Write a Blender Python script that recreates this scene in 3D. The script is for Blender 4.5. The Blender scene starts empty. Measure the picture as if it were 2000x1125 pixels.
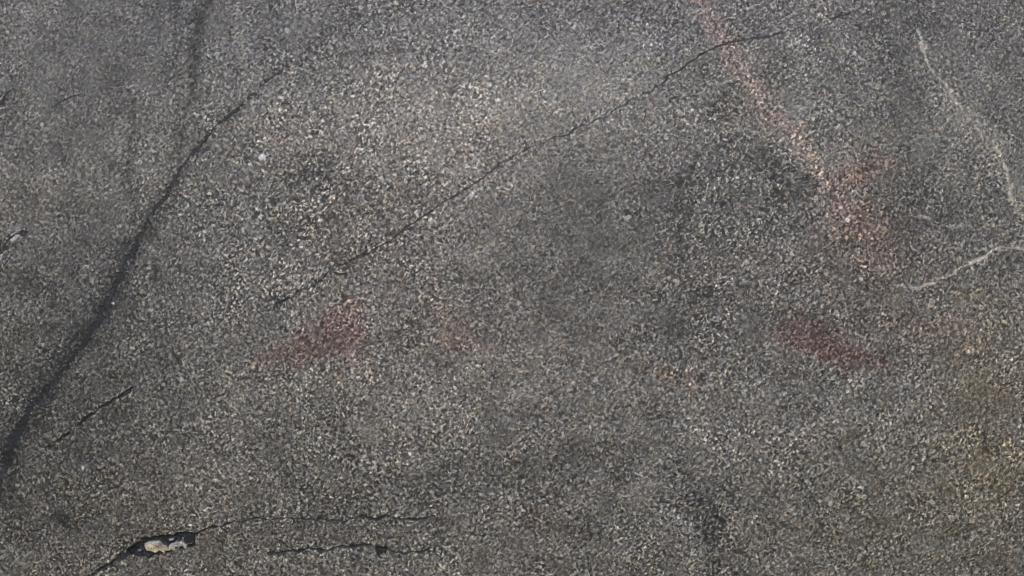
import bpy, math, random
import numpy as np
from mathutils import Vector, Matrix, noise as mnoise

S = bpy.context.scene
COL = S.collection

# ---------------------------------------------------------------- camera
MM = 0.0005                                   # one plan unit of the rock face in metres
TILT = math.radians(36)                       # the face leans back this much
CENTRE = Vector((0.0, 0.0, 0.92))             # middle of the photographed patch
EX = Vector((1, 0, 0))
EY = Vector((0, math.sin(TILT), math.cos(TILT)))
EN = Vector((0, -math.cos(TILT), math.sin(TILT)))
cam = bpy.data.cameras.new('camera')
cam.lens = 45.0; cam.sensor_width = 36.0; cam.clip_start = 0.01; cam.clip_end = 2000.0
cam_obj = bpy.data.objects.new('camera', cam)
p = CENTRE + EN*1.25
cam_obj.matrix_world = Matrix(((EX.x, EY.x, EN.x, p.x), (EX.y, EY.y, EN.y, p.y), (EX.z, EY.z, EN.z, p.z), (0, 0, 0, 1)))
COL.objects.link(cam_obj); S.camera = cam_obj

# ---------------------------------------------------------------- overcast daylight
SUN_EL, SUN_AZ = math.radians(60), math.radians(178)     # high, behind the viewer (azimuth counted from +Y)
world = bpy.data.worlds.new('World'); S.world = world; world.use_nodes = True
wn = world.node_tree; wn.nodes.clear()
sky = wn.nodes.new('ShaderNodeTexSky'); sky.sky_type = 'NISHITA'; sky.sun_disc = False
sky.sun_elevation = SUN_EL; sky.sun_rotation = SUN_AZ; sky.dust_density = 2.0; sky.air_density = 1.0; sky.ozone_density = 1.0
bg = wn.nodes.new('ShaderNodeBackground'); bg.inputs['Strength'].default_value = 0.14
wo = wn.nodes.new('ShaderNodeOutputWorld')
hs = wn.nodes.new('ShaderNodeHueSaturation'); hs.inputs['Saturation'].default_value = 0.85      # cloud cover: nearly grey sky
wn.links.new(sky.outputs[0], hs.inputs['Color']); wn.links.new(hs.outputs[0], bg.inputs['Color']); wn.links.new(bg.outputs[0], wo.inputs['Surface'])
sun = bpy.data.lights.new('sun', 'SUN'); sun.energy = 1.2; sun.angle = math.radians(30); sun.color = (1.0, 0.95, 0.88)
sun_obj = bpy.data.objects.new('sun', sun); COL.objects.link(sun_obj)
sd = Vector((math.sin(SUN_AZ)*math.cos(SUN_EL), math.cos(SUN_AZ)*math.cos(SUN_EL), math.sin(SUN_EL)))
sun_obj.rotation_euler = sd.to_track_quat('Z', 'Y').to_euler()
S.cycles.max_bounces = 4; S.cycles.diffuse_bounces = 2; S.cycles.glossy_bounces = 1
S.cycles.pixel_filter_type = 'BLACKMAN_HARRIS'; S.cycles.filter_width = 0.85
S.view_settings.view_transform = 'Standard'; S.view_settings.look = 'None'
S.view_settings.exposure = -0.10; S.view_settings.gamma = 1.0; S.view_settings.use_curve_mapping = False

# ---------------------------------------------------------------- materials
def new_mat(name):
    m = bpy.data.materials.new(name); m.use_nodes = True
    nt = m.node_tree; nt.nodes.clear()
    out = nt.nodes.new('ShaderNodeOutputMaterial'); b = nt.nodes.new('ShaderNodeBsdfPrincipled')
    nt.links.new(b.outputs[0], out.inputs['Surface'])
    return m, nt, b

MINERAL_RAMP = [(0.0, 0.009), (0.12, 0.018), (0.30, 0.046), (0.50, 0.115), (0.72, 0.25), (0.88, 0.42), (1.0, 0.74)]
def mineral_ramp(nt, fac):
    r = nt.nodes.new('ShaderNodeValToRGB'); e = r.color_ramp.elements
    while len(e) < len(MINERAL_RAMP): e.new(0.5)
    for k, (pos, v) in enumerate(MINERAL_RAMP):
        e[k].position = pos; e[k].color = (v, v, v, 1)
    nt.links.new(fac, r.inputs[0])
    return r.outputs[0]

def mix_multiply(nt, a, b, fac=1.0):
    m = nt.nodes.new('ShaderNodeMix'); m.data_type = 'RGBA'; m.blend_type = 'MULTIPLY'; m.clamp_result = False
    m.inputs[0].default_value = fac
    nt.links.new(a, m.inputs[6]); nt.links.new(b, m.inputs[7])
    return m.outputs[2]

def speckle(nt, coord, scale, lo, hi):
    n = nt.nodes.new('ShaderNodeTexNoise'); n.inputs['Scale'].default_value = scale; n.inputs['Detail'].default_value = 2.0
    nt.links.new(coord, n.inputs['Vector'])
    r = nt.nodes.new('ShaderNodeMapRange'); r.inputs[1].default_value = 0.3; r.inputs[2].default_value = 0.7
    r.inputs[3].default_value = lo; r.inputs[4].default_value = hi
    nt.links.new(n.outputs[0], r.inputs[0])
    return r.outputs[0]

def granite(name, rough):
    """grey granite: crystal value and tint are stored with the crystals, the nodes give colour, speckle, gloss and fine relief"""
    m, nt, b = new_mat(name)
    at = nt.nodes.new('ShaderNodeAttribute'); at.attribute_name = 'mineral'
    tn = nt.nodes.new('ShaderNodeAttribute'); tn.attribute_name = 'tint'
    tc = nt.nodes.new('ShaderNodeTexCoord')
    col = mix_multiply(nt, mineral_ramp(nt, at.outputs['Fac']), tn.outputs['Color'])
    sp = speckle(nt, tc.outputs['Object'], 1150.0, 0.55, 1.45)
    col = mix_multiply(nt, col, sp)
    nt.links.new(col, b.inputs['Base Color'])
    rr = speckle(nt, tc.outputs['Object'], 420.0, rough - 0.1, rough + 0.12)
    nt.links.new(rr, b.inputs['Roughness'])
    b.inputs['Specular IOR Level'].default_value = 0.5
    n = nt.nodes.new('ShaderNodeTexNoise'); n.inputs['Scale'].default_value = 1400.0; n.inputs['Detail'].default_value = 2.0
    nt.links.new(tc.outputs['Object'], n.inputs['Vector'])
    bp = nt.nodes.new('ShaderNodeBump'); bp.inputs['Strength'].default_value = 0.25; bp.inputs['Distance'].default_value = 0.0003
    nt.links.new(n.outputs[0], bp.inputs['Height']); nt.links.new(bp.outputs[0], b.inputs['Normal'])
    return m

def granite_plain(name):
    """the same granite away from the photographed patch: packed crystals, mostly mid grey, some pale, some black"""
    m, nt, b = new_mat(name)
    tc = nt.nodes.new('ShaderNodeTexCoord')
    vals = []
    for scale in (440.0, 270.0):
        v = nt.nodes.new('ShaderNodeTexVoronoi'); v.inputs['Scale'].default_value = scale
        nt.links.new(tc.outputs['Object'], v.inputs['Vector'])
        sep = nt.nodes.new('ShaderNodeSeparateColor'); nt.links.new(v.outputs['Color'], sep.inputs[0])
        r = nt.nodes.new('ShaderNodeValToRGB'); e = r.color_ramp.elements
        steps = [(0, 0.10), (0.13, 0.22), (0.22, 0.40), (0.55, 0.50), (0.80, 0.64), (0.93, 0.80), (1, 0.92)]
        while len(e) < len(steps): e.new(0.5)
        for k, (pos, x) in enumerate(steps): e[k].position = pos; e[k].color = (x, x, x, 1)
        nt.links.new(sep.outputs[0], r.inputs[0]); vals.append((r.outputs[0], sep.outputs[1]))
    gt = nt.nodes.new('ShaderNodeMath'); gt.operation = 'LESS_THAN'; gt.inputs[1].default_value = 0.28
    nt.links.new(vals[1][1], gt.inputs[0])
    mx = nt.nodes.new('ShaderNodeMix'); mx.data_type = 'RGBA'
    nt.links.new(gt.outputs[0], mx.inputs[0]); nt.links.new(vals[0][0], mx.inputs[6]); nt.links.new(vals[1][0], mx.inputs[7])
    lo = speckle(nt, tc.outputs['Object'], 30.0, BODY_LEVEL - 0.07, BODY_LEVEL + 0.07)
    mul = nt.nodes.new('ShaderNodeMath'); mul.operation = 'MULTIPLY'
    nt.links.new(mx.outputs[2], mul.inputs[0]); nt.links.new(lo, mul.inputs[1])
    hue = nt.nodes.new('ShaderNodeRGB'); hue.outputs[0].default_value = (*BODY_TINT, 1)
    col = mix_multiply(nt, mineral_ramp(nt, mul.outputs[0]), hue.outputs[0])
    col = mix_multiply(nt, col, speckle(nt, tc.outputs['Object'], 1150.0, 0.55, 1.45))
    nt.links.new(col, b.inputs['Base Color'])
    nt.links.new(speckle(nt, tc.outputs['Object'], 420.0, 0.45, 0.67), b.inputs['Roughness'])
    bp = nt.nodes.new('ShaderNodeBump'); bp.inputs['Strength'].default_value = 0.5; bp.inputs['Distance'].default_value = 0.0006
    nt.links.new(mx.outputs[2], bp.inputs['Height']); nt.links.new(bp.outputs[0], b.inputs['Normal'])
    return m

BODY_LEVEL, BODY_TINT = 1.0, (1.075, 0.99, 0.865)
def earth(name):
    m, nt, b = new_mat(name)
    tc = nt.nodes.new('ShaderNodeTexCoord')
    n = nt.nodes.new('ShaderNodeTexNoise'); n.inputs['Scale'].default_value = 6.0; n.inputs['Detail'].default_value = 9.0
    nt.links.new(tc.outputs['Object'], n.inputs['Vector'])
    r = nt.nodes.new('ShaderNodeValToRGB'); e = r.color_ramp.elements
    e[0].position = 0.35; e[0].color = (0.09, 0.08, 0.03, 1); e[1].position = 0.68; e[1].color = (0.26, 0.20, 0.09, 1)
    nt.links.new(n.outputs[0], r.inputs[0]); nt.links.new(r.outputs[0], b.inputs['Base Color']); b.inputs['Roughness'].default_value = 0.95
    bp = nt.nodes.new('ShaderNodeBump'); bp.inputs['Strength'].default_value = 0.5; bp.inputs['Distance'].default_value = 0.02
    nt.links.new(n.outputs[0], bp.inputs['Height']); nt.links.new(bp.outputs[0], b.inputs['Normal'])
    return m

M_GRANITE = granite('grey_granite', 0.55)
M_FILL = granite('pale_crust', 0.8)
M_BODY = granite_plain('grey_granite_body')
M_EARTH = earth('dry_earth')

# ---------------------------------------------------------------- ground
def link_mesh(name, verts, quads, mat, parent=None, attrs=None, smooth_faces=True):
    me = bpy.data.meshes.new(name)
    nv, nq = len(verts), len(quads)
    me.vertices.add(nv); me.vertices.foreach_set('co', np.ascontiguousarray(verts, np.float32).ravel())
    me.loops.add(nq*4); me.loops.foreach_set('vertex_index', np.ascontiguousarray(quads, np.int32).ravel())
    me.polygons.add(nq); me.polygons.foreach_set('loop_start', np.arange(0, nq*4, 4, dtype=np.int32))
    if attrs:
        a = me.attributes.new('mineral', 'FLOAT', 'POINT'); a.data.foreach_set('value', np.ascontiguousarray(attrs[0], np.float32))
        t = np.ones((nv, 4), np.float32); t[:, :3] = attrs[1]
        a = me.attributes.new('tint', 'FLOAT_COLOR', 'POINT'); a.data.foreach_set('color', t.ravel())
    me.update(calc_edges=True)
    me.polygons.foreach_set('use_smooth', np.full(nq, smooth_faces))
    me.materials.append(mat)
    o = bpy.data.objects.new(name, me); COL.objects.link(o); o.parent = parent
    return o

n = 60
t = np.linspace(-1, 1, n); t = np.sign(t)*np.abs(t)**3*400
ax, ay = np.meshgrid(t, t)
az = np.array([0.05*mnoise.noise(Vector((a*0.7, b*0.7, 1.0))) for a, b in zip(ax.ravel(), ay.ravel())]) - 0.02
ids = np.arange(n*n).reshape(n, n)
q = np.stack([ids[:-1, :-1], ids[:-1, 1:], ids[1:, 1:], ids[1:, :-1]], -1).reshape(-1, 4)
ground = link_mesh('ground', np.stack([ax.ravel(), ay.ravel(), az], -1), q, M_EARTH)
ground['kind'] = 'structure'; ground['label'] = 'dry brown earth around the boulder'

# ---------------------------------------------------------------- the boulder
boulder = bpy.data.objects.new('granite_boulder', None); COL.objects.link(boulder)
boulder['label'] = 'grey speckled granite rock face with dark cracks, pale veins and reddish patches'
boulder['category'] = 'rock'

RX, RY = 4.0, 1.1
def sag(x, y):
    """smooth form of the face in metres, measured from its middle"""
    return -(x*x/(2*RX) + y*y/(2*RY))
def to_world(x, y, z):
    return np.stack([CENTRE.x + x*EX.x, CENTRE.y + y*EY.y + z*EN.y, CENTRE.z + y*EY.z + z*EN.z], -1)

# ---- FIELDS
# Photo-plan coordinates: x 0..2000 to the right, y 0..1125 downwards, 1 unit = 0.5 mm on the rock.
STEP = 1.55
PAD = 100.0
NX = int((2000 + 2*PAD)/STEP) + 1
NY = int((1125 + 2*PAD)/STEP) + 1
gx = (-PAD + STEP*np.arange(NX)).astype(np.float32)
gy = (-PAD + STEP*np.arange(NY)).astype(np.float32)
GX, GY = np.meshgrid(gx, gy)
# the plan is flat but the face curves away from the middle: bring grid places onto the plan
_w = 1 - (((GX - 1000)*0.0005)**2/8.0 + ((GY - 562.5)*0.0005)**2/2.2)/1.30
X, Y = 1000 + (GX - 1000)*_w, 562.5 + (GY - 562.5)*_w
rng = np.random.default_rng(7)

_fy = np.fft.fftfreq(NY, d=STEP)[:, None]
_fx = np.fft.rfftfreq(NX, d=STEP)[None, :]
_f2 = (_fx**2 + _fy**2).astype(np.float32)

def gauss(a, s):
    return np.fft.irfft2(np.fft.rfft2(a)*np.exp(-2*np.pi**2*s*s*_f2), s=(NY, NX)).astype(np.float32)

def noise(s, lo=None):
    n = rng.standard_normal((NY, NX)).astype(np.float32)
    F = np.fft.rfft2(n)
    k = np.exp(-2*np.pi**2*s*s*_f2)
    if lo: k = k - np.exp(-2*np.pi**2*lo*lo*_f2)
    a = np.fft.irfft2(F*k, s=(NY, NX)).astype(np.float32)
    return (a - a.mean())/a.std()

def smooth(a, lo, hi):
    t = np.clip((a - lo)/(hi - lo), 0, 1)
    return t*t*(3 - 2*t)

def shock(u, iters, dt=0.22, s=1.6):
    """edge-forming flow: turns soft noise into crystals with crisp borders"""
    for _ in range(iters):
        v = gauss(u, s)
        vy, vx = np.gradient(v)
        vxx = np.gradient(vx, axis=1); vyy = np.gradient(vy, axis=0); vxy = np.gradient(vx, axis=0)
        L = vx*vx*vxx + 2*vx*vy*vxy + vy*vy*vyy
        sg = np.sign(L)
        dxp = np.roll(u, -1, 1) - u; dxm = u - np.roll(u, 1, 1)
        dyp = np.roll(u, -1, 0) - u; dym = u - np.roll(u, 1, 0)
        up = np.sqrt(np.maximum(-dxm, 0)**2 + np.maximum(dxp, 0)**2 + np.maximum(-dym, 0)**2 + np.maximum(dyp, 0)**2)
        dn = np.sqrt(np.maximum(dxm, 0)**2 + np.maximum(-dxp, 0)**2 + np.maximum(dym, 0)**2 + np.maximum(-dyp, 0)**2)
        u = u + dt*np.where(sg < 0, up, np.where(sg > 0, -dn, 0))
    return u

wx1, wy1 = noise(9), noise(9)
wx2, wy2 = noise(3.2), noise(3.2)
wx3, wy3 = noise(34), noise(34)
wx4 = noise(5)

def stroke(pts, warp=(1.5, 0.8, 0.0), soft=False, pad=4.0):
    """mask of an irregular line; pts = (x, y, half width, strength)"""
    out = np.zeros((NY, NX), np.float32)
    XX = X + warp[0]*wx1 + warp[1]*wx2 + warp[2]*wx3
    YY = Y + warp[0]*wy1 + warp[1]*wy2 + warp[2]*wy3
    for (x0, y0, w0, s0), (x1, y1, w1, s1) in zip(pts[:-1], pts[1:]):
        r = pad*max(w0, w1) + 4*sum(warp) + 52
        i0 = max(int((min(y0, y1) - r + PAD)/STEP), 0); i1 = min(int((max(y0, y1) + r + PAD)/STEP) + 1, NY)
        j0 = max(int((min(x0, x1) - r + PAD)/STEP), 0); j1 = min(int((max(x0, x1) + r + PAD)/STEP) + 1, NX)
        if i1 <= i0 or j1 <= j0: continue
        a, b = XX[i0:i1, j0:j1], YY[i0:i1, j0:j1]
        dx, dy = x1 - x0, y1 - y0
        t = np.clip(((a - x0)*dx + (b - y0)*dy)/(dx*dx + dy*dy + 1e-6), 0, 1)
        d = np.hypot(a - x0 - t*dx, b - y0 - t*dy)
        w = w0 + (w1 - w0)*t; s = s0 + (s1 - s0)*t
        if not soft and max(w0, w1) > 1.55: w = w*(1 + 0.40*np.clip(wx4[i0:i1, j0:j1], -1.6, 2.2))
        m = s*np.exp(-(d/w)**2) if soft else s*np.clip(0.5 + (w - d)/2.0, 0, 1)
        out[i0:i1, j0:j1] = np.maximum(out[i0:i1, j0:j1], m)
    return out

def poly(pts, warp=(1.0, 0.6), edge=2.5):
    """soft-edged polygon mask with a ragged outline"""
    pts = np.array(pts, np.float32)
    r = 76 + edge*3
    i0 = max(int((pts[:, 1].min() - r + PAD)/STEP), 0); i1 = min(int((pts[:, 1].max() + r + PAD)/STEP) + 1, NY)
    j0 = max(int((pts[:, 0].min() - r + PAD)/STEP), 0); j1 = min(int((pts[:, 0].max() + r + PAD)/STEP) + 1, NX)
    a = X[i0:i1, j0:j1] + warp[0]*wx1[i0:i1, j0:j1] + warp[1]*wx2[i0:i1, j0:j1]
    b = Y[i0:i1, j0:j1] + warp[0]*wy1[i0:i1, j0:j1] + warp[1]*wy2[i0:i1, j0:j1]
    inside = np.zeros(a.shape, bool); dist = np.full(a.shape, 1e9, np.float32)
    for k in range(len(pts)):
        (x0, y0), (x1, y1) = pts[k], pts[(k + 1) % len(pts)]
        if y0 != y1:
            inside ^= ((y0 > b) != (y1 > b)) & (a < (x1 - x0)*(b - y0)/(y1 - y0) + x0)
        dx, dy = x1 - x0, y1 - y0
        t = np.clip(((a - x0)*dx + (b - y0)*dy)/(dx*dx + dy*dy + 1e-6), 0, 1)
        dist = np.minimum(dist, np.hypot(a - x0 - t*dx, b - y0 - t*dy))
    out = np.zeros((NY, NX), np.float32)
    out[i0:i1, j0:j1] = smooth(np.where(inside, dist, -dist), -edge, edge)
    return out

def blobs(items, ragged=0.0):
    """sum of soft elliptical patches: (x, y, rx, ry, degrees, amount)"""
    out = np.zeros((NY, NX), np.float32)
    a0 = X + ragged*(wx3 + 0.5*wx1); b0 = Y + ragged*(wy3 + 0.5*wy1)
    for x, y, rx, ry, deg, s in items:
        c, q = math.cos(math.radians(deg)), math.sin(math.radians(deg))
        u = ((a0 - x)*c + (b0 - y)*q)/rx; v = (-(a0 - x)*q + (b0 - y)*c)/ry
        out += s*np.exp(-(u*u + v*v))
    return out

# --- crystals
g1 = shock(noise(1.4, 4.2) + 0.22*noise(3.5, 10.0), 3, s=1.2)
g2 = shock(noise(2.0, 6.5) + 0.4*noise(4.0, 12.0), 5)
size = smooth(noise(9, 40) + 0.5*noise(30, 90), 0.5, 0.95)                  # most of the rock is fine, some of it coarser
g = g1/g1.std()*(1 - size) + g2/g2.std()*size
g = g/np.sqrt((1 - size)**2 + size**2)
g = (g - g.mean())/g.std()

def crystals(pitch, warp, stretch=0.35):
    """packed crystals: for each place the crystal's random number, a second one, and how far inside its border it lies"""
    ux = (GX + warp*noise(2.2) + 1.5*warp*noise(6))/pitch; uy = (GY + warp*noise(2.2) + 1.5*warp*noise(6))/pitch
    ix = np.floor(ux).astype(np.int32); iy = np.floor(uy).astype(np.int32)
    ox, oy = ix.min() - 2, iy.min() - 2
    shape = (iy.max() - oy + 4, ix.max() - ox + 4)
    jx, jy, va, vb = (rng.random(shape).astype(np.float32) for _ in range(4))
    wgt = 0.55*rng.random(shape).astype(np.float32)
    f1 = np.full(ux.shape, 9, np.float32); f2 = f1.copy(); a = np.zeros_like(f1); b = np.zeros_like(f1)
    for di in (-1, 0, 1):
        for dj in (-1, 0, 1):
            cj, ci = ix + dj, iy + di
            k = (ci - oy, cj - ox)
            d = np.hypot(cj + jx[k] - ux, (ci + jy[k] - uy)) - wgt[k]*0.6
            n1 = d < f1
            f2 = np.where(n1, f1, np.minimum(f2, d)); a = np.where(n1, va[k], a); b = np.where(n1, vb[k], b); f1 = np.where(n1, d, f1)
    return a, b, (f2 - f1)*pitch
a1, b1, e1 = crystals(4.4, 0.9)
a2, b2, e2 = crystals(7.4, 1.5)
over = (b2 < 0.28).astype(np.float32)*smooth(e2, 0.3, 1.6)                  # over a quarter of the rock is larger crystals
def shade(a):   # mostly mid grey, some pale, some black
    return np.interp(a, [0, 0.13, 0.22, 0.55, 0.80, 0.93, 1], [-2.2, -1.5, -0.55, 0.0, 0.7, 1.5, 2.4]).astype(np.float32)
cell = (shade(a1) - 0.75*(1 - smooth(e1, 0.0, 1.7)))*(1 - over) + over*(0.9*shade(a2) - 0.2)
edge2 = (b2 < 0.28)*(1 - smooth(np.abs(e2 - 0.4), 0.2, 1.3))
cell -= 0.8*edge2
cell = cell - 0.70*gauss(cell, 5.5)
cell = (cell - cell.mean())/cell.std()
g = 0.80*cell + 0.50*g
g = (g - g.mean())/g.std()
fine = noise(0.9, 2.0)
mica = smooth(noise(4.2, 13) + 0.45*noise(1.6, 4), 0.9, 2.1)               # clots of black mica
cream_grain = smooth(noise(3.0, 8) + 0.5*noise(1.5, 4), 1.5, 2.3)          # scattered pale feldspars
mid = noise(14, 40)
big = noise(60, 200)

# where the grain is crisp and contrasty, and where it is fine and even
contrast = 1.0 + blobs([(1130, 480, 190, 420, 0, -0.34), (1100, 120, 220, 120, 0, -0.15), (150, 120, 260, 220, 0, -0.38),
                        (120, 500, 170, 300, 0, -0.22), (1850, 150, 260, 220, 0, -0.25), (620, 440, 190, 140, 10, 0.28),
                        (1430, 400, 190, 150, 20, 0.25), (1350, 620, 90, 120, 0, 0.2), (820, 250, 180, 130, 0, 0.08), (430, 40, 240, 90, 0, -0.2),
                        (1380, 1030, 90, 110, 0, 0.15), (700, 950, 260, 120, 0, 0.12)])
contrast *= 1 + 0.13*np.clip(noise(16, 60), -2, 2)
mica_zone = 0.22 + blobs([(1440, 350, 150, 70, 10, 0.9), (1350, 630, 70, 80, 0, 0.9), (1388, 1020, 120, 40, 60, 0.9), (640, 400, 150, 90, 0, 0.8), (1540, 430, 120, 80, 0, 0.35), (1780, 420, 90, 50, 0, 0.5), (1100, 560, 90, 120, 0, 0.4),
                         (100, 640, 130, 160, 0, 0.35), (700, 1000, 260, 70, 0, 0.35), (950, 30, 300, 40, 0, 0.4), (1280, 20, 120, 40, 0, 0.4)], 18)
# broad light and dark mineral zones
tone = blobs([(1220, 540, 200, 200, 0, -0.03), (1650, 520, 320, 200, 0, -0.045), (1500, 620, 200, 100, 0, -0.03), (1800, 900, 300, 200, 0, -0.02), (1335, 350, 40, 30, 0, -0.07), (1425, 318, 70, 22, 0, -0.09), (1510, 352, 60, 26, 35, -0.09), (1550, 410, 30, 45, 0, -0.07), (1322, 500, 26, 110, 0, -0.06), (820, 240, 260, 150, -10, 0.10), (1060, 170, 250, 120, 0, 0.09), (1400, 380, 150, 80, 10, -0.04), (1130, 420, 150, 90, 0, -0.09),
              (1090, 600, 70, 120, 0, -0.06), (620, 350, 110, 40, 15, -0.12), (630, 470, 110, 60, 0, -0.08), (1090, 900, 170, 70, 0, -0.08),
              (1388, 1020, 120, 34, 60, -0.16), (1345, 640, 60, 70, 0, -0.06), (110, 620, 200, 260, 20, -0.12), (200, 900, 300, 200, 0, -0.08),
              (1750, 170, 50, 180, 0, -0.06), (330, 90, 120, 160, 10, -0.05), (120, 1020, 60, 22, 15, -0.2), (1640, 230, 100, 150, 20, 0.03),
              (950, 750, 230, 90, 0, 0.05), (1500, 800, 260, 130, 0, 0.04), (1290, 380, 60, 60, 0, -0.06),
              (560, 760, 260, 80, 0, 0.03), (1820, 420, 90, 60, 0, -0.07), (1940, 640, 120, 70, 0, 0.02), (850, 960, 90, 60, 0, -0.05),
              (470, 1075, 22, 10, -10, -0.2), (640, 1030, 200, 30, 0, -0.04), (1800, 380, 60, 40, 0, -0.06), (540, 230, 120, 70, 0, 0.05)], 16)
tone += 0.026*mid + 0.016*big

# --- cracks: dark, open, recessed
C = {}
C['seam'] = stroke([(-60, 1110, 7.52, 1.00), (-12, 1000, 8.06, 1.00), (2, 930, 8.06, 1.00), (22, 862, 9.27, 1.00), (48, 815, 7.52, 1.00), (88, 762, 5.17, 0.95), (132, 712, 4.62, 0.92), (166, 664, 5.71, 0.97), (186, 632, 6.73, 1.00), (206, 594, 6.73, 1.00),
                    (228, 548, 5.71, 0.98), (250, 502, 4.62, 0.95), (284, 443, 4.15, 0.85), (310, 398, 3.33, 1.00), (332, 362, 3.13, 0.98), (355, 326, 3.33, 0.85), (385, 288, 3.60, 0.76), (430, 240, 3.33, 0.71), (470, 204, 3.60, 0.71), (500, 180, 3.60, 0.61), (545, 142, 3.13, 0.49)], (1.6, 1.0, 0.0), True, 2.5)
seam_line = C['seam'].copy()
C['seam'] = smooth(C['seam'] - 0.09*np.clip(g, -2, 2) - 0.10*wx1, 0.26, 0.62)
seam_soft = stroke([(-60, 1110, 33.12, 0.53), (-12, 1000, 33.12, 0.64), (10, 890, 31.46, 0.74), (90, 760, 19.87, 0.64), (186, 632, 21.53, 0.80), (228, 545, 19.87, 0.80), (290, 435, 19.87, 0.69), (340, 355, 14.40, 0.59), (400, 270, 12.96, 0.43), (490, 190, 12.24, 0.47),
                    (545, 140, 10.80, 0.53), (600, 90, 10.08, 0.43), (650, 50, 12.96, 0.30), (700, 10, 14.40, 0.18)], (3, 1, 3), True, 2.5)
streak = stroke([(425, -60, 16.12, 0.80), (402, 0, 14.88, 0.85), (384, 60, 13.64, 0.85), (370, 125, 10.54, 0.85), (361, 200, 7.44, 0.75), (354, 265, 6.20, 0.60), (346, 330, 5.58, 0.40)], (3, 1.5, 4), True, 2.5)
streak5 = stroke([(352, -60, 8, 0.3), (346, 20, 8, 0.4), (338, 110, 8, 0.4), (346, 200, 7, 0.4), (340, 300, 7, 0.4), (326, 365, 7, 0.3)], (3, 1.5, 3), True, 2.5)
streak2 = stroke([(268, 190, 12, 0.3), (262, 260, 10, 0.5), (260, 370, 10, 0.6), (264, 425, 8, 0.5), (276, 455, 8, 0.4)], (3, 1.5, 2), True, 2.5)
streak3 = stroke([(596, 103, 7, 0.3), (650, 101, 7, 0.35), (720, 105, 7, 0.4), (790, 100, 6, 0.35), (890, 94, 5, 0.3), (930, 92, 5, 0.1)], (2, 1, 2), True, 2.5)
streak4 = stroke([(300, 500, 5, 0.5), (304, 540, 6, 0.6), (300, 560, 4, 0.3)], (2, 1, 0), True, 2.5)
C['hair_upper'] = stroke([(1632, 36, 1.21, 0.30), (1590, 48, 1.21, 0.30), (1556, 58, 1.21, 0.62), (1510, 69, 1.59, 0.62), (1457, 77, 1.59, 0.62), (1422, 82, 1.21, 0.80), (1395, 95, 1.21, 0.80), (1370, 105, 1.21, 0.80), (1336, 128, 1.21, 0.80), (1304, 150, 1.21, 0.80), (1276, 175, 1.21, 0.62), (1245, 187, 1.41, 0.66),
                          (1210, 210, 1.24, 0.66), (1175, 229, 1.21, 0.66), (1140, 245, 1.21, 0.62), (1106, 262, 1.41, 0.62), (1075, 272, 1.21, 0.62), (1040, 288, 1.21, 0.62), (1008, 304, 1.21, 0.62), (982, 317, 1.21, 0.62)], (1.7, 0.9, 0))
C['hair_lower'] = stroke([(980, 318, 1.42, 0.59), (954, 336, 1.30, 0.72), (916, 367, 1.30, 0.77), (895, 380, 1.62, 0.77), (874, 390, 1.30, 0.67), (825, 420, 1.30, 0.77), (783, 453, 1.30, 0.77), (744, 481, 1.31, 0.77), (702, 499, 1.30, 0.72),
                          (671, 516, 1.30, 0.67), (630, 539, 2.02, 0.85), (602, 562, 1.30, 0.59), (577, 576, 1.51, 0.77), (553, 590, 2.23, 0.85), (528, 603, 1.30, 0.59), (505, 612, 1.30, 0.59)], (1.8, 0.9, 0))
C['branch'] = stroke([(650, 531, 1.2, 0.8), (662, 536, 1.8, 0.9), (676, 536, 1.6, 0.8)], (0.8, 0.5, 0))
C['top_right'] = stroke([(1632, 36, 1.2, 0.5), (1652, 27, 2.0, 0.7), (1672, 20, 1.6, 0.5), (1695, 12, 1.0, 0.4)], (1.2, 0.6, 0))
C['lower_left'] = stroke([(258, 756, 1.80, 0.85), (250, 764, 3.60, 0.95), (240, 771, 2.79, 0.95), (224, 780, 2.13, 0.95), (210, 787, 1.64, 0.85), (196, 794, 1.97, 0.95), (171, 815, 1.80, 0.95), (147, 833, 1.48, 0.95), (122, 852, 1.56, 0.95), (108, 866, 1.48, 0.85), (99, 874, 2.13, 0.85), (86, 874, 1.64, 0.66)], (1.4, 1.2, 0))
C['bottom_left'] = stroke([(170, 1130, 1.48, 0.76), (198, 1110, 1.80, 0.85), (222, 1098, 2.13, 0.95), (240, 1088, 3.60, 0.95), (252, 1080, 4.80, 0.95), (262, 1072, 4.40, 0.95)], (1.4, 1.2, 0))
C['bottom_mid'] = stroke([(376, 1042, 2.79, 0.95), (394, 1035, 2.13, 0.95), (416, 1030, 2.13, 0.95), (440, 1025, 1.97, 0.95), (462, 1019, 1.31, 0.90), (490, 1016, 1.31, 0.85), (530, 1017, 1.48, 0.95), (560, 1013, 1.07, 0.76), (592, 1014, 1.64, 0.95), (624, 1011, 1.80, 0.95), (636, 1011, 1.31, 0.95),
                          (648, 1017, 1.48, 0.95), (660, 1017, 1.31, 0.85), (676, 1016, 1.15, 0.85), (700, 1011, 1.39, 0.95), (730, 1011, 1.80, 0.95), (756, 1010, 1.97, 0.95), (768, 1015, 1.48, 0.95), (804, 1015, 1.56, 0.95), (830, 1011, 2.13, 0.95), (848, 1005, 2.46, 0.85)], (1.4, 1.2, 0))
C['bottom_low'] = stroke([(524, 1084, 2.79, 0.85), (560, 1079, 1.64, 0.95), (582, 1078, 2.13, 0.95), (600, 1073, 2.62, 0.95), (620, 1075, 1.48, 0.85), (652, 1071, 1.31, 0.90), (676, 1073, 1.64, 0.85), (686, 1070, 2.62, 0.95), (700, 1067, 2.13, 0.95), (726, 1066, 1.23, 0.76)], (1.4, 1.2, 0))
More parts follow.
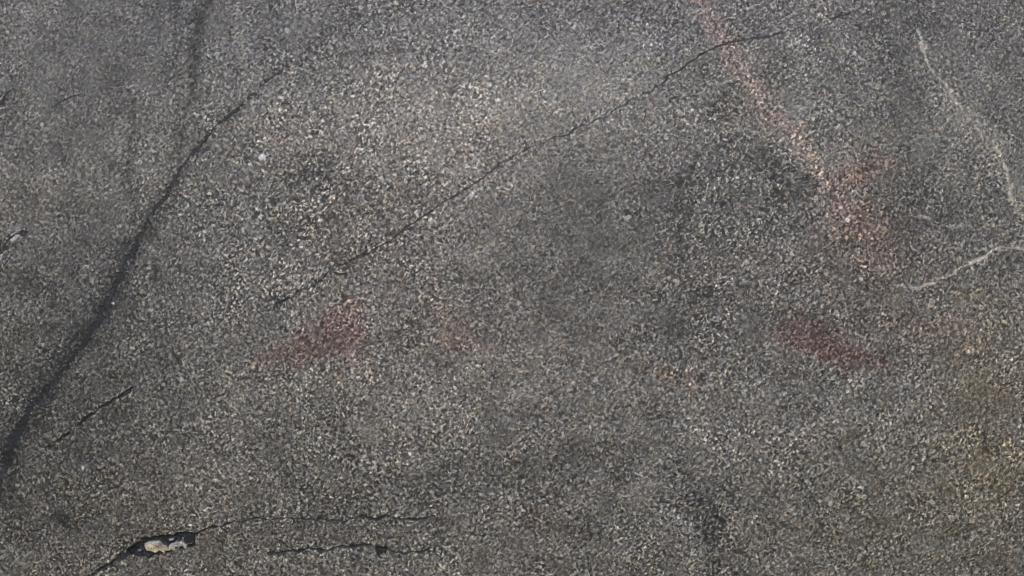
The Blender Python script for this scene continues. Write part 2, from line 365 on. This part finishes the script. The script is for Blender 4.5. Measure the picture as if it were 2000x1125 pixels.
C['bottom_right'] = stroke([(756, 1078, 1.31, 0.76), (780, 1079, 1.48, 0.85), (820, 1078, 1.80, 0.95), (840, 1075, 1.23, 0.85), (858, 1072, 0.98, 0.57)], (1.4, 1.2, 0))
C['left_edge'] = stroke([(-40, 512, 2.46, 0.81), (0, 491, 2.46, 0.81), (7, 486, 2.79, 0.81), (10, 480, 2.62, 0.81), (15, 471, 2.46, 0.81), (22, 463, 2.13, 0.81), (33, 455, 1.48, 0.81), (42, 453, 2.30, 0.81), (47, 455, 4.14, 0.81), (56, 448, 1.64, 0.48)], (1.4, 1.2, 0))
C['left_upper'] = stroke([(-20, 215, 2, 0.7), (2, 200, 3.4, 0.8), (12, 180, 2.0, 0.7), (26, 174, 1.4, 0.6), (40, 178, 1.0, 0.5)], (1.0, 0.6, 0))
C['left_small'] = stroke([(98, 211, 1.6, 0.5), (118, 200, 1.6, 0.6), (138, 191, 1.8, 0.6), (156, 186, 1.4, 0.5)], (1.2, 0.6, 0))
hollow = poly([(249, 1077), (256, 1066), (264, 1058), (277, 1051), (300, 1050), (322, 1046), (342, 1044), (360, 1041), (376, 1040), (378, 1052), (383, 1065), (367, 1071), (352, 1073), (337, 1075), (326, 1079), (320, 1084),
               (300, 1085), (286, 1090), (271, 1088), (263, 1083), (254, 1085)], (0.6, 1.1), 2.0)
pit = poly([(732, 1068), (744, 1071), (757, 1070), (752, 1077), (744, 1080), (739, 1088), (734, 1080)], (0.8, 0.5), 2.0)
fill = poly([(279, 1069), (283, 1063), (287, 1058), (293, 1057), (301, 1055), (306, 1059), (313, 1060), (320, 1065), (328, 1066), (333, 1061), (338, 1059), (345, 1057), (357, 1056), (363, 1061), (372, 1063), (366, 1070), (349, 1071), (334, 1074), (323, 1076), (321, 1084), (316, 1080), (308, 1079), (300, 1082), (293, 1079), (286, 1079)], (0.3, 1.5), 1.8)
crust = [poly([(255, 1060), (262, 1054), (272, 1053), (280, 1056), (270, 1060), (262, 1064), (256, 1068), (252, 1066)], (0.7, 0.5), 1.6),
         poly([(264, 1076), (270, 1072), (276, 1075), (274, 1080), (267, 1081)], (0.7, 0.5), 1.8)]
chips = [poly([(326, 1052), (337, 1051), (338, 1056), (328, 1057)], (0.5, 0.3), 1.5), poly([(355, 1050), (358, 1050), (358, 1058), (356, 1058)], (0.3, 0.2), 1.2),
         poly([(21, 472), (27, 463), (32, 458), (41, 456), (37, 463), (33, 468), (25, 473)], (0.7, 0.4), 1.8), poly([(-14, 512), (-4, 500), (3, 496), (5, 500), (3, 507), (-6, 516)], (0.7, 0.4), 1.8)]

# --- veins and stained patches, and painted sky sheen
V = {}
V['white_right'] = stroke([(2080, 500, 3.10, 0.99), (2000, 487, 2.90, 0.99), (1982, 482, 3.10, 1.00), (1961, 482, 2.70, 0.99), (1940, 490, 3.10, 1.00), (1930, 498, 3.70, 1.00), (1916, 507, 2.90, 0.94), (1895, 517, 3.70, 1.00), (1874, 524, 2.90, 0.99), (1860, 537, 2.70, 0.88),
                           (1825, 552, 2.70, 0.88), (1790, 562, 2.90, 0.88), (1762, 560, 2.30, 0.72), (1735, 559, 1.90, 0.44)], (1.5, 1.0, 0))
V['pale_upper'] = stroke([(1797, 55, 3.70, 1.00), (1799, 84, 4.00, 1.00), (1808, 108, 2.60, 0.60), (1818, 130, 3.00, 0.90), (1839, 158, 3.00, 0.90), (1855, 179, 3.80, 1.00), (1874, 221, 2.80, 0.75), (1902, 245, 3.00, 0.90), (1927, 284, 2.90, 0.90), (1951, 301, 3.00, 0.98),
                          (1965, 333, 3.40, 0.98), (1972, 361, 3.20, 1.00), (1977, 382, 3.60, 0.90), (1990, 412, 3.00, 0.75), (2040, 470, 3.00, 0.75)], (2.4, 1.3, 0))
V['faint_right'] = stroke([(1776, 408, 2.8, 0.48), (1790, 417, 3.2, 0.66), (1812, 428, 3.2, 0.54), (1830, 441, 3.2, 0.60), (1878, 441, 3.2, 0.60), (1910, 444, 2.4, 0.36), (1965, 440, 3.0, 0.48)], (2.2, 1.3, 0))
V['pale_upper'] *= 0.65 + 0.35*smooth(noise(4, 12), -0.6, 0.7)
pale_cloud = stroke([(1794, 60, 14, 0.4), (1822, 140, 20, 0.45), (1870, 215, 24, 0.5), (1925, 280, 20, 0.5), (1970, 350, 20, 0.5), (2010, 440, 20, 0.4)], (4, 2, 4), True, 2.5)
white_cloud = stroke([(2000, 487, 10, 0.5), (1940, 490, 12, 0.5), (1874, 526, 10, 0.5), (1790, 561, 9, 0.4)], (3, 1, 0), True, 2.5)
pink_streak = stroke([(1330, -60, 16.1, 1.00), (1368, 0, 17.7, 1.25), (1392, 40, 16.1, 1.25), (1410, 75, 19.3, 1.12), (1438, 128, 23.8, 1.00), (1478, 172, 22.8, 0.90), (1510, 205, 24.8, 0.90), (1548, 250, 22.8, 0.90), (1565, 300, 20.9, 0.85), (1600, 350, 26.7, 0.75), (1636, 400, 30.5, 0.65),
                      (1668, 450, 34.3, 0.55), (1710, 505, 34.3, 0.40), (1735, 545, 28.6, 0.25)], (5, 2, 4), True, 2.2)
red_left = poly([(500, 704), (550, 674), (596, 642), (636, 610), (676, 580), (704, 592), (716, 626), (716, 660), (714, 692), (680, 700), (630, 704), (570, 708)], (4, 3), 24)
red_right = poly([(1516, 650), (1540, 624), (1580, 618), (1622, 634), (1640, 656), (1680, 678), (1728, 700), (1728, 712), (1680, 714), (1630, 708), (1580, 690), (1540, 676)], (5, 3), 22)
pink = blobs([(890, 640, 70, 40, 20, 0.3), (1320, 735, 70, 30, 8, 0.3), (1760, 620, 200, 90, 10, 0.15), (850, 600, 40, 18, 0, 0.5), (880, 620, 30, 20, 0, 0.6), (930, 665, 60, 16, -5, 0.55), (885, 670, 40, 25, 0, 0.35), (1315, 725, 50, 30, 10, 0.6), (545, 270, 50, 30, 60, 0.35), (560, 300, 60, 40, 0, 0.25), (700, 480, 120, 80, 0, 0.22),
              (1680, 330, 60, 22, -10, 0.5), (1690, 440, 80, 70, 0, 0.25), (1960, 820, 150, 220, 0, 0.3), (1170, 30, 30, 12, 10, 0.4), (1810, 640, 70, 30, 10, 0.3), (1380, 510, 50, 25, 0, 0.3), (1700, 560, 120, 90, 30, 0.12), (1060, 1020, 60, 30, 15, 0.4), (780, 840, 60, 30, 0, 0.25), (1590, 860, 140, 60, 0, 0.2),
              (790, 550, 60, 40, 0, 0.12), (1670, 590, 60, 40, 0, 0.2), (1680, 335, 60, 16, -5, 0.35), (1460, 250, 70, 40, 0, 0.2), (660, 730, 160, 30, 0, 0.2), (1440, 640, 60, 40, 0, 0.15), (120, 1000, 260, 60, 0, 0.15), (900, 250, 160, 130, 0, 0.14), (760, 420, 260, 200, 0, 0.16), (1000, 700, 300, 160, 0, 0.16), (1500, 560, 300, 120, 0, 0.12)], 10)
olive = blobs([(1960, 800, 140, 220, 0, 0.25), (1000, 800, 900, 200, 0, 0.12), (1950, 700, 110, 200, 0, 0.25), (1900, 870, 70, 50, 20, 0.55), (1950, 930, 60, 60, 0, 0.6), (1930, 760, 90, 60, 0, 0.5), (1850, 1000, 260, 140, 0, 0.45), (1700, 1000, 240, 120, 0, 0.25), (20, 660, 50, 80, 0, 0.45), (60, 400, 80, 60, 0, 0.3), (300, 1030, 320, 110, 0, 0.35),
               (1030, 1090, 500, 60, 0, 0.2), (1700, 500, 90, 90, 0, 0.15), (400, 850, 400, 160, 0, 0.15), (1900, 620, 120, 90, 0, 0.3), (1700, 330, 100, 60, 0, 0.2), (1500, 1060, 200, 60, 0, 0.2)], 14)
rust = blobs([(1920, 840, 90, 60, 30, 0.5), (1970, 930, 90, 80, 0, 0.5), (1900, 820, 40, 20, 0, 0.3), (1700, 505, 60, 50, 0, 0.12), (1640, 520, 50, 30, 0, 0.12)], 10)
blue = blobs([(700, 30, 500, 110, 0, 0.6), (1300, 30, 300, 110, 0, 0.55), (1800, 60, 300, 130, 0, 0.35), (150, 80, 220, 160, 0, 0.35), (450, 90, 160, 120, 0, 0.25), (1380, 330, 100, 60, 0, 0.25), (120, 1020, 80, 30, 10, 0.6), (1360, 1030, 60, 90, 0, 0.4), (600, 340, 70, 30, 0, 0.35), (1330, 650, 70, 50, 0, 0.3)], 12)  # top patches paint the sky's bluish sheen; lower ones are bluish mineral

dull_red = blobs([(1690, 333, 70, 22, -8, 0.6), (1700, 430, 90, 60, 20, 0.45), (1660, 480, 70, 50, 0, 0.3), (1790, 660, 90, 35, 10, 0.35)], 12)

# --- single bright and dark flakes: (x, y, rx, ry, degrees, brightness)
FLAKES = [(512, 307, 9, 7.5, 10, 1.0), (922, 379, 4.5, 7.5, 25, 0.8), (1226, 424, 7.5, 5.5, -15, 0.6), (1654, 429, 4.5, 4, 20, 1.0), (1023, 941, 3.4, 5.2, 10, 0.7), (162, 914, 2.8, 4.6, 0, 0.8), (219, 592, 4, 3, 0, 0.8),
          (1110, 911, 4, 5, 10, 0.35), (1033, 807, 4, 3.6, 0, 0.3), (1163, 741, 5, 8, 0, 0.6), (1134, 403, 4, 3.6, 0, 0.5), (1003, 349, 3.5, 9, 8, 0.62), (1248, 186, 3, 4.5, 10, 0.8), (820, 270, 4, 5, 0, 0.7), (1531, 270, 4.5, 4, 0, 0.7),
          (1855, 178, 3, 4, 0, 0.85), (1799, 84, 3.6, 3.6, 0, 0.8), (1971, 378, 3.4, 5, 0, 0.8), (1541, 618, 4, 4, 0, 0.7), (1460, 512, 6, 5, 0, 0.6), (1450, 130, 3, 5, 0, 0.7), (376, 50, 5, 6, 10, 0.15), (560, 60, 5, 6, 0, 0.55),
          (440, 145, 5, 4, 40, 0.5), (882, 338, 4, 3, 0, 0.75), (828, 112, 6, 4, 40, 0.65), (1820, 980, 4, 5, 0, 0.6), (1390, 752, 5, 4, 30, 0.6), (1622, 983, 4, 5, 0, 0.65), (995, 975, 4, 7, -20, 0.65), (1227, 1092, 4, 7, 0, 0.55),
          (1688, 868, 6, 6, 40, 0.5), (356, 742, 3, 6, -40, 0.7), (248, 846, 5, 5, 0, 0.1), (180, 550, 4, 5, 10, 0.5), (1532, 300, 3, 3, 0, 0.7), (1290, 900, 4, 7, -20, 0.55), (704, 12, 5, 4, 0, 0.6), (1295, 55, 4, 4, 0, 0.6)]
SPOTS = [(1225, 414, 7, 3.4, 15, 1), (1020, 932, 4, 5, 0, 0.9), (671, 578, 4.5, 4.5, 0, 0.9), (1531, 796, 7, 6, 0, 0.8), (1690, 330, 16, 7, -20, 0.7), (706, 556, 4, 4, 0, 0.7), (1724, 705, 9, 5, 10, 0.6), (628, 632, 5, 5, 0, 0.8),
         (1405, 641, 8, 5, 0, 0.8), (1640, 874, 4, 4, 0, 0.8), (1110, 292, 3, 4, 0, 0.6), (1657, 230, 7, 2.4, 0, 0.8), (1783, 520, 8, 5, 10, 0.6), (1530, 383, 22, 14, 10, 0.6), (1655, 478, 18, 12, 0, 0.6), (535, 392, 10, 9, 0, 0.7), (1925, 225, 7, 2, 5, 0.6)]
def ellipse(x, y, rx, ry, deg, hard=1.0):
    c, q = math.cos(math.radians(deg)), math.sin(math.radians(deg))
    out = np.zeros((NY, NX), np.float32)
    r = 2.2*max(rx, ry) + 52
    i0 = max(int((y - r + PAD)/STEP), 0); i1 = min(int((y + r + PAD)/STEP) + 1, NY); j0 = max(int((x - r + PAD)/STEP), 0); j1 = min(int((x + r + PAD)/STEP) + 1, NX)
    a = X[i0:i1, j0:j1] - x + 0.9*wx2[i0:i1, j0:j1]; b = Y[i0:i1, j0:j1] - y + 0.9*wy2[i0:i1, j0:j1]
    d = np.sqrt(((a*c + b*q)/rx)**2 + ((-a*q + b*c)/ry)**2)
    out[i0:i1, j0:j1] = 1 - smooth(d, 0.62, 1.3)
    return out
flake_masks = [ellipse(*f[:5]) for f in FLAKES]
spot = np.zeros((NY, NX), np.float32)
for f in SPOTS: spot = np.maximum(spot, f[5]*ellipse(*f[:5])*(1 - (0.75 if f[2] > 12 else 0.3)*smooth(g, -0.5, 1.2)))

C['seam'] = C['seam']*np.clip(1.0 - 0.18*np.clip(g, 0, 2.5)*(1.2 - C['seam']), 0, 1)
crack_all = np.maximum.reduce(list(C.values()))
sharp_all = np.maximum.reduce([m for k, m in C.items() if k != 'seam'])
soft_dark = np.clip(np.maximum.reduce([seam_soft, streak, streak5, streak2, streak3, streak4]), 0, 1)

# --- mineral value: 0 = black mica, open joints and shade painted into the hollow, 1 = pale feldspar
gg = np.where(g > 0, g, 0.85*g)
body = 0.50 + 0.195*contrast*np.clip(gg + 0.28*fine, -2.3, 2.1) + tone - 0.34*mica*np.clip(mica_zone, 0, 1.1)*contrast + 0.06*cream_grain*contrast
body += 0.10*pink_streak + 0.15*pale_cloud + 0.08*white_cloud + 0.03*pink - 0.045*red_left - 0.045*red_right
body -= 0.28*soft_dark
body = np.clip(body, 0.02, 1.0)
vein_all = np.maximum.reduce(list(V.values()))
mineral = body*(1 - 0.88*vein_all) + 0.88*vein_all*(0.88 + 0.08*g)
mineral *= 1 - 0.85*spot
dark = np.maximum(crack_all, np.maximum(hollow, pit))  # shade inside the hollow goes into the colour with the dark cracks
mineral *= 1 - 0.5*C['seam']
mineral = mineral*(1 - 0.90*dark) + 0.03*dark + 0.05*dark*smooth(g + 0.6*fine, 0.4, 1.8)
for f, m in zip(FLAKES, flake_masks):
    lv = 0.55 + 0.45*f[5]
    mineral = mineral*(1 - m) + m*(lv + 0.05*fine)
fillcol = np.clip(fill, 0, 1)
mineral = mineral*(1 - fillcol) + fillcol*(0.84 + 0.05*noise(4, 10) + 0.045*g)
for m in crust: mineral = mineral*(1 - 0.8*m) + 0.8*m*(0.62 + 0.1*g)
for m in chips: mineral = mineral*(1 - m) + m*(0.86 + 0.04*fine)
lip = np.clip(gauss(sharp_all, 3.2)*2.2 - 1.6*np.maximum(sharp_all, hollow), 0, 1)
mineral += 0.20*lip*smooth(g, -0.4, 1.0)
mineral = np.clip(mineral, 0, 1).astype(np.float32)

# --- tint of the minerals, plus painted sky sheen along the top (multiplies the grey of the grain)
cn = noise(6, 20); cn2 = noise(11, 30)
tint = np.ones((NY, NX, 3), np.float32)
def dye(amount, rgb):
    a = np.clip(amount, 0, 1)[..., None]
    tint[:] = tint*(1 - a + a*np.array(rgb, np.float32))
dye(np.ones((NY, NX), np.float32), (1.065, 0.986, 0.882))
dye(0.6*smooth(g, 0.0, 1.8), (1.05, 1.0, 0.91)); dye(0.4*smooth(-g, 0.2, 1.8), (0.94, 0.98, 1.08))
dye(np.clip(0.08 + 0.15*cn, 0, 0.5), (1.10, 0.98, 0.88))
dye(np.clip(0.05 - 0.20*cn, 0, 0.5), (0.93, 1.0, 1.07))
dye(np.clip(0.05 + 0.14*cn2, 0, 0.4), (1.03, 1.03, 0.86))
dye(1.0*pink_streak*(0.75 + 0.25*smooth(cn, -1, 1.5)), (1.16, 0.95, 0.90))
dye(1.0*pink*(0.55 + 0.45*smooth(cn2, -1, 1)), (1.17, 0.965, 0.865))
dye(0.95*red_left*(1 - 0.45*smooth(g - 0.4*cn, 0.3, 1.6)), (1.07, 0.76, 0.74)); dye(0.98*red_right*(1 - 0.45*smooth(g - 0.4*cn, 0.3, 1.6)), (1.09, 0.71, 0.69))
dye(dull_red, (1.12, 0.90, 0.86))
dye(0.9*olive, (1.06, 1.01, 0.82)); dye(0.05*rust, (1.14, 0.97, 0.82)); dye(blue, (0.945, 0.99, 1.10))  # blue carries the sky sheen of the top into the colour
dye(0.8*pale_cloud, (1.03, 1.03, 0.9))
tint = tint*(1 - 0.7*dark[..., None]) + 0.7*dark[..., None]*np.array((0.85, 0.92, 1.1), np.float32)
cream = smooth(Y + 2*wy1 - 0.12*(X - 300), 1060, 1068)[..., None]
tint = tint*(1 - fillcol[..., None]) + fillcol[..., None]*(cream*np.array((1.12, 0.95, 0.62), np.float32) + (1 - cream)*np.array((1.02, 0.97, 0.86), np.float32))
for m in chips + flake_masks: tint = tint*(1 - 0.8*m[..., None]) + 0.8*m[..., None]*np.array((1.0, 1.0, 0.99), np.float32)

# --- relief in metres
relief = 0.00018*contrast*np.clip(g, -2.2, 2.2) + 0.00003*fine + 0.0005*mid + 0.0008*big
relief -= 0.0022*smooth(sharp_all, 0.3, 1.0)*(0.8 + 0.2*noise(8)) + 0.0006*C['seam'] + 0.0012*seam_soft + 0.0006*streak
relief -= 0.0055*hollow + 0.004*pit + 0.0010*spot
relief += fill*(0.0042 + 0.0005*noise(5, 14) + 0.0002*g) + 0.0005*vein_all
for m in crust: relief += 0.003*m
for m in chips: relief += 0.004*m*(hollow > 0.5) + 0.0004*m
for m in flake_masks: relief += 0.00045*m
edge = np.minimum(np.minimum(GX + PAD, gx[-1] - GX), np.minimum(GY + PAD, gy[-1] - GY))
relief = (relief*smooth(edge, 0, 40)).astype(np.float32)
# beyond the photographed frame the rock goes back to plain granite
quiet = smooth(edge + 12*wx1, 8, 88)
mineral = (mineral*quiet + (1 - quiet)*np.clip(0.495 + 0.195*gg, 0.02, 1)).astype(np.float32)
tint = (tint*quiet[..., None] + (1 - quiet[..., None])*np.array((1.07, 0.988, 0.882), np.float32)).astype(np.float32)
# ---- END FIELDS

# rest of the boulder, coarser, with an opening where the photographed patch sits
x0, x1 = (gx[0] - 1000)*MM, (gx[-1] - 1000)*MM
y1, y0 = -(gy[0] - 562.5)*MM, -(gy[-1] - 562.5)*MM
def axis(lo, hi, half, step):
    return np.concatenate([np.linspace(-half, lo, int((half + lo)/step) + 1)[:-1], np.linspace(lo, hi, int((hi - lo)/step) + 1), np.linspace(hi, half, int((half - hi)/step) + 1)[1:]])
bx, by = axis(x0, x1, 1.75, 0.012), axis(y0, y1, 1.30, 0.012)
bX, bY = np.meshgrid(bx, by)
away = np.maximum(np.maximum(x0 - bX, bX - x1), np.maximum(y0 - bY, bY - y1)).clip(0, None)
s = (np.abs(bX/1.6)**4 + np.abs(bY/1.15)**4)**0.25
bump = np.array([mnoise.fractal(Vector((a*1.6, b*1.6, 3.0)), 0.9, 2.0, 5) for a, b in zip(bX.ravel(), bY.ravel())]).reshape(bX.shape)
bZ = sag(bX, bY) - 0.75*s**7 + bump*0.09*np.clip(away/0.45, 0, 1)**1.5
ids = np.arange(bX.size).reshape(bX.shape)
cx, cy = 0.5*(bx[1:] + bx[:-1]), 0.5*(by[1:] + by[:-1])
keep = ~(((cx > x0) & (cx < x1))[None, :] & ((cy > y0) & (cy < y1))[:, None])
q = np.stack([ids[:-1, :-1], ids[:-1, 1:], ids[1:, 1:], ids[1:, :-1]], -1)[keep]
verts = to_world(bX.ravel(), bY.ravel(), bZ.ravel())
rim = np.concatenate([ids[0, :-1], ids[:-1, -1], ids[-1, :0:-1], ids[:0:-1, 0]])
back = to_world(bX.ravel()[rim]*0.8, bY.ravel()[rim]*0.8, np.full(len(rim), -3.4))
k = np.arange(len(rim)); nb = len(verts)
side = np.stack([rim, rim[(k + 1) % len(rim)], nb + (k + 1) % len(rim), nb + k], -1)[:, ::-1]
link_mesh('boulder_body', np.concatenate([verts, back]), np.concatenate([q, side]), M_BODY, boulder)

# the photographed face: every crystal is relief; cracks, veins, patches and big crystals are parts of their own
lx, ly = (GX - 1000)*MM, -(GY - 562.5)*MM
P = to_world(lx.ravel(), ly.ravel(), (sag(lx, ly) + relief).ravel()).astype(np.float32)
mineral_v, tint_v = mineral.ravel(), tint.reshape(-1, 3)

def on_faces(a):
    return 0.25*(a[:-1, :-1] + a[1:, :-1] + a[:-1, 1:] + a[1:, 1:])
label = np.zeros((NY - 1, NX - 1), np.int32)
PARTS = [None]
def claim(mask, name, text=None, parent=None, limit=0.4, mat=None):
    f = on_faces(mask) > limit
    PARTS.append((name, text, parent, mat)); label[f] = len(PARTS) - 1
    return len(PARTS) - 1
rag = 0.12*np.clip(g, -2, 2)
claim(np.clip(pink_streak, 0, 1) + rag, 'vein', 'broad pinkish streak running down from the top edge', limit=0.5)
claim(red_left + rag, 'stain', 'dusky red triangular patch left of the middle', limit=0.5)
claim(red_right + rag, 'stain', 'dusky red lens-shaped patch in the right half', limit=0.5)
claim(seam_soft + rag, 'dark_vein', 'broad soft-edged dark mineral vein along the long diagonal seam', limit=0.34)
claim(streak + rag, 'dark_vein', 'soft dark vein coming down from the top edge', limit=0.34)
claim(streak5 + rag, 'dark_vein', 'thin faint dark vein beside the stronger one at top left', limit=0.34)
claim(streak2 + rag, 'dark_vein', 'faint dark upright vein meeting the diagonal seam', limit=0.3)
claim(streak3 + rag, 'dark_vein', 'faint level dark vein near the top', limit=0.28)
claim(V['white_right'], 'vein', 'thin white vein curving in from the right edge')
claim(V['pale_upper'], 'vein', 'speckled pale vein descending at upper right', limit=0.3)
claim(V['faint_right'], 'vein', 'faint pale vein near the right edge', limit=0.28)
texts = {'seam': 'long wide dark diagonal seam at left', 'hair_upper': 'hairline crack climbing to the upper right', 'hair_lower': 'hairline crack climbing across the left middle', 'lower_left': 'short dark crack at lower left',
         'bottom_left': 'dark crack leading to the hollow', 'bottom_mid': 'long wavering crack right of the hollow', 'bottom_low': 'lower of the two level cracks at the bottom', 'left_edge': 'blue-black crack beside white chips at the left edge'}
for key, m in C.items(): claim(seam_line if key == 'seam' else m, 'crack', texts.get(key), limit=0.12 if key.startswith('hair') else 0.36 if key == 'seam' else 0.42)
h = claim(hollow, 'hollow', 'spalled hollow with pale crust, its black shade painted in', limit=0.5)
claim(pit, 'pit', 'small black pit on the lower crack', limit=0.5)
claim(fill, 'crust', 'cream mineral crust in the shade-darkened hollow', h, 0.5, M_FILL)
for m in crust: claim(m, 'crust', None, h, 0.5)
for k, m in enumerate(chips): claim(m, 'chip', 'bright white chip', h if k < 2 else None, 0.45, M_FILL)
for m in flake_masks: claim(m, 'flake', None, None, 0.45)

# the 300 largest pale crystals in view, each bounded by the valleys round it
gs = gauss(g, 1.2)
H = on_faces(gs); ny, nx = H.shape
idx = np.arange(ny*nx, dtype=np.int64).reshape(ny, nx)
best, ptr = H.copy(), idx.copy()
for di in (-1, 0, 1):
    for dj in (-1, 0, 1):
        if di or dj:
            h2, i2 = np.roll(H, (di, dj), (0, 1)), np.roll(idx, (di, dj), (0, 1))
            w = h2 > best; best[w] = h2[w]; ptr[w] = i2[w]
ptr = ptr.ravel()
for _ in range(12): ptr = ptr[ptr]
cxp, cyp = np.meshgrid(0.5*(gx[1:] + gx[:-1]), 0.5*(gy[1:] + gy[:-1]))
ok = (H > 0.15) & (label == 0) & (cxp > 6) & (cxp < 1994) & (cyp > 6) & (cyp < 1119)
area = np.bincount(ptr[ok.ravel()], minlength=ny*nx)
for root in np.argsort(-area)[:300]:
    PARTS.append(('crystal', None, None, None))
    label.ravel()[(ptr == root) & ok.ravel()] = len(PARTS) - 1

vid = np.arange(NX*NY, dtype=np.int32).reshape(NY, NX)
Q = np.stack([vid[1:, :-1], vid[1:, 1:], vid[:-1, 1:], vid[:-1, :-1]], -1).reshape(-1, 4)
order = np.argsort(label.ravel(), kind='stable'); counts = np.bincount(label.ravel(), minlength=len(PARTS))
start = np.concatenate([[0], np.cumsum(counts)])
made = {}
for k in range(len(PARTS)):
    if counts[k] == 0: continue
    qs = Q[order[start[k]:start[k + 1]]]
    used, inv = np.unique(qs.ravel(), return_inverse=True)
    name, text, parent, mat = PARTS[k] or ('small_crystals', 'fine grey, black and pinkish mineral grains of the rock face', None, None)
    o = link_mesh(name, P[used], inv.reshape(-1, 4), mat or M_GRANITE, made.get(parent, boulder) if parent else boulder, (mineral_v[used], tint_v[used]))
    made[k] = o
    if text: o['label'] = text
    if k == 0: o['kind'] = 'stuff'
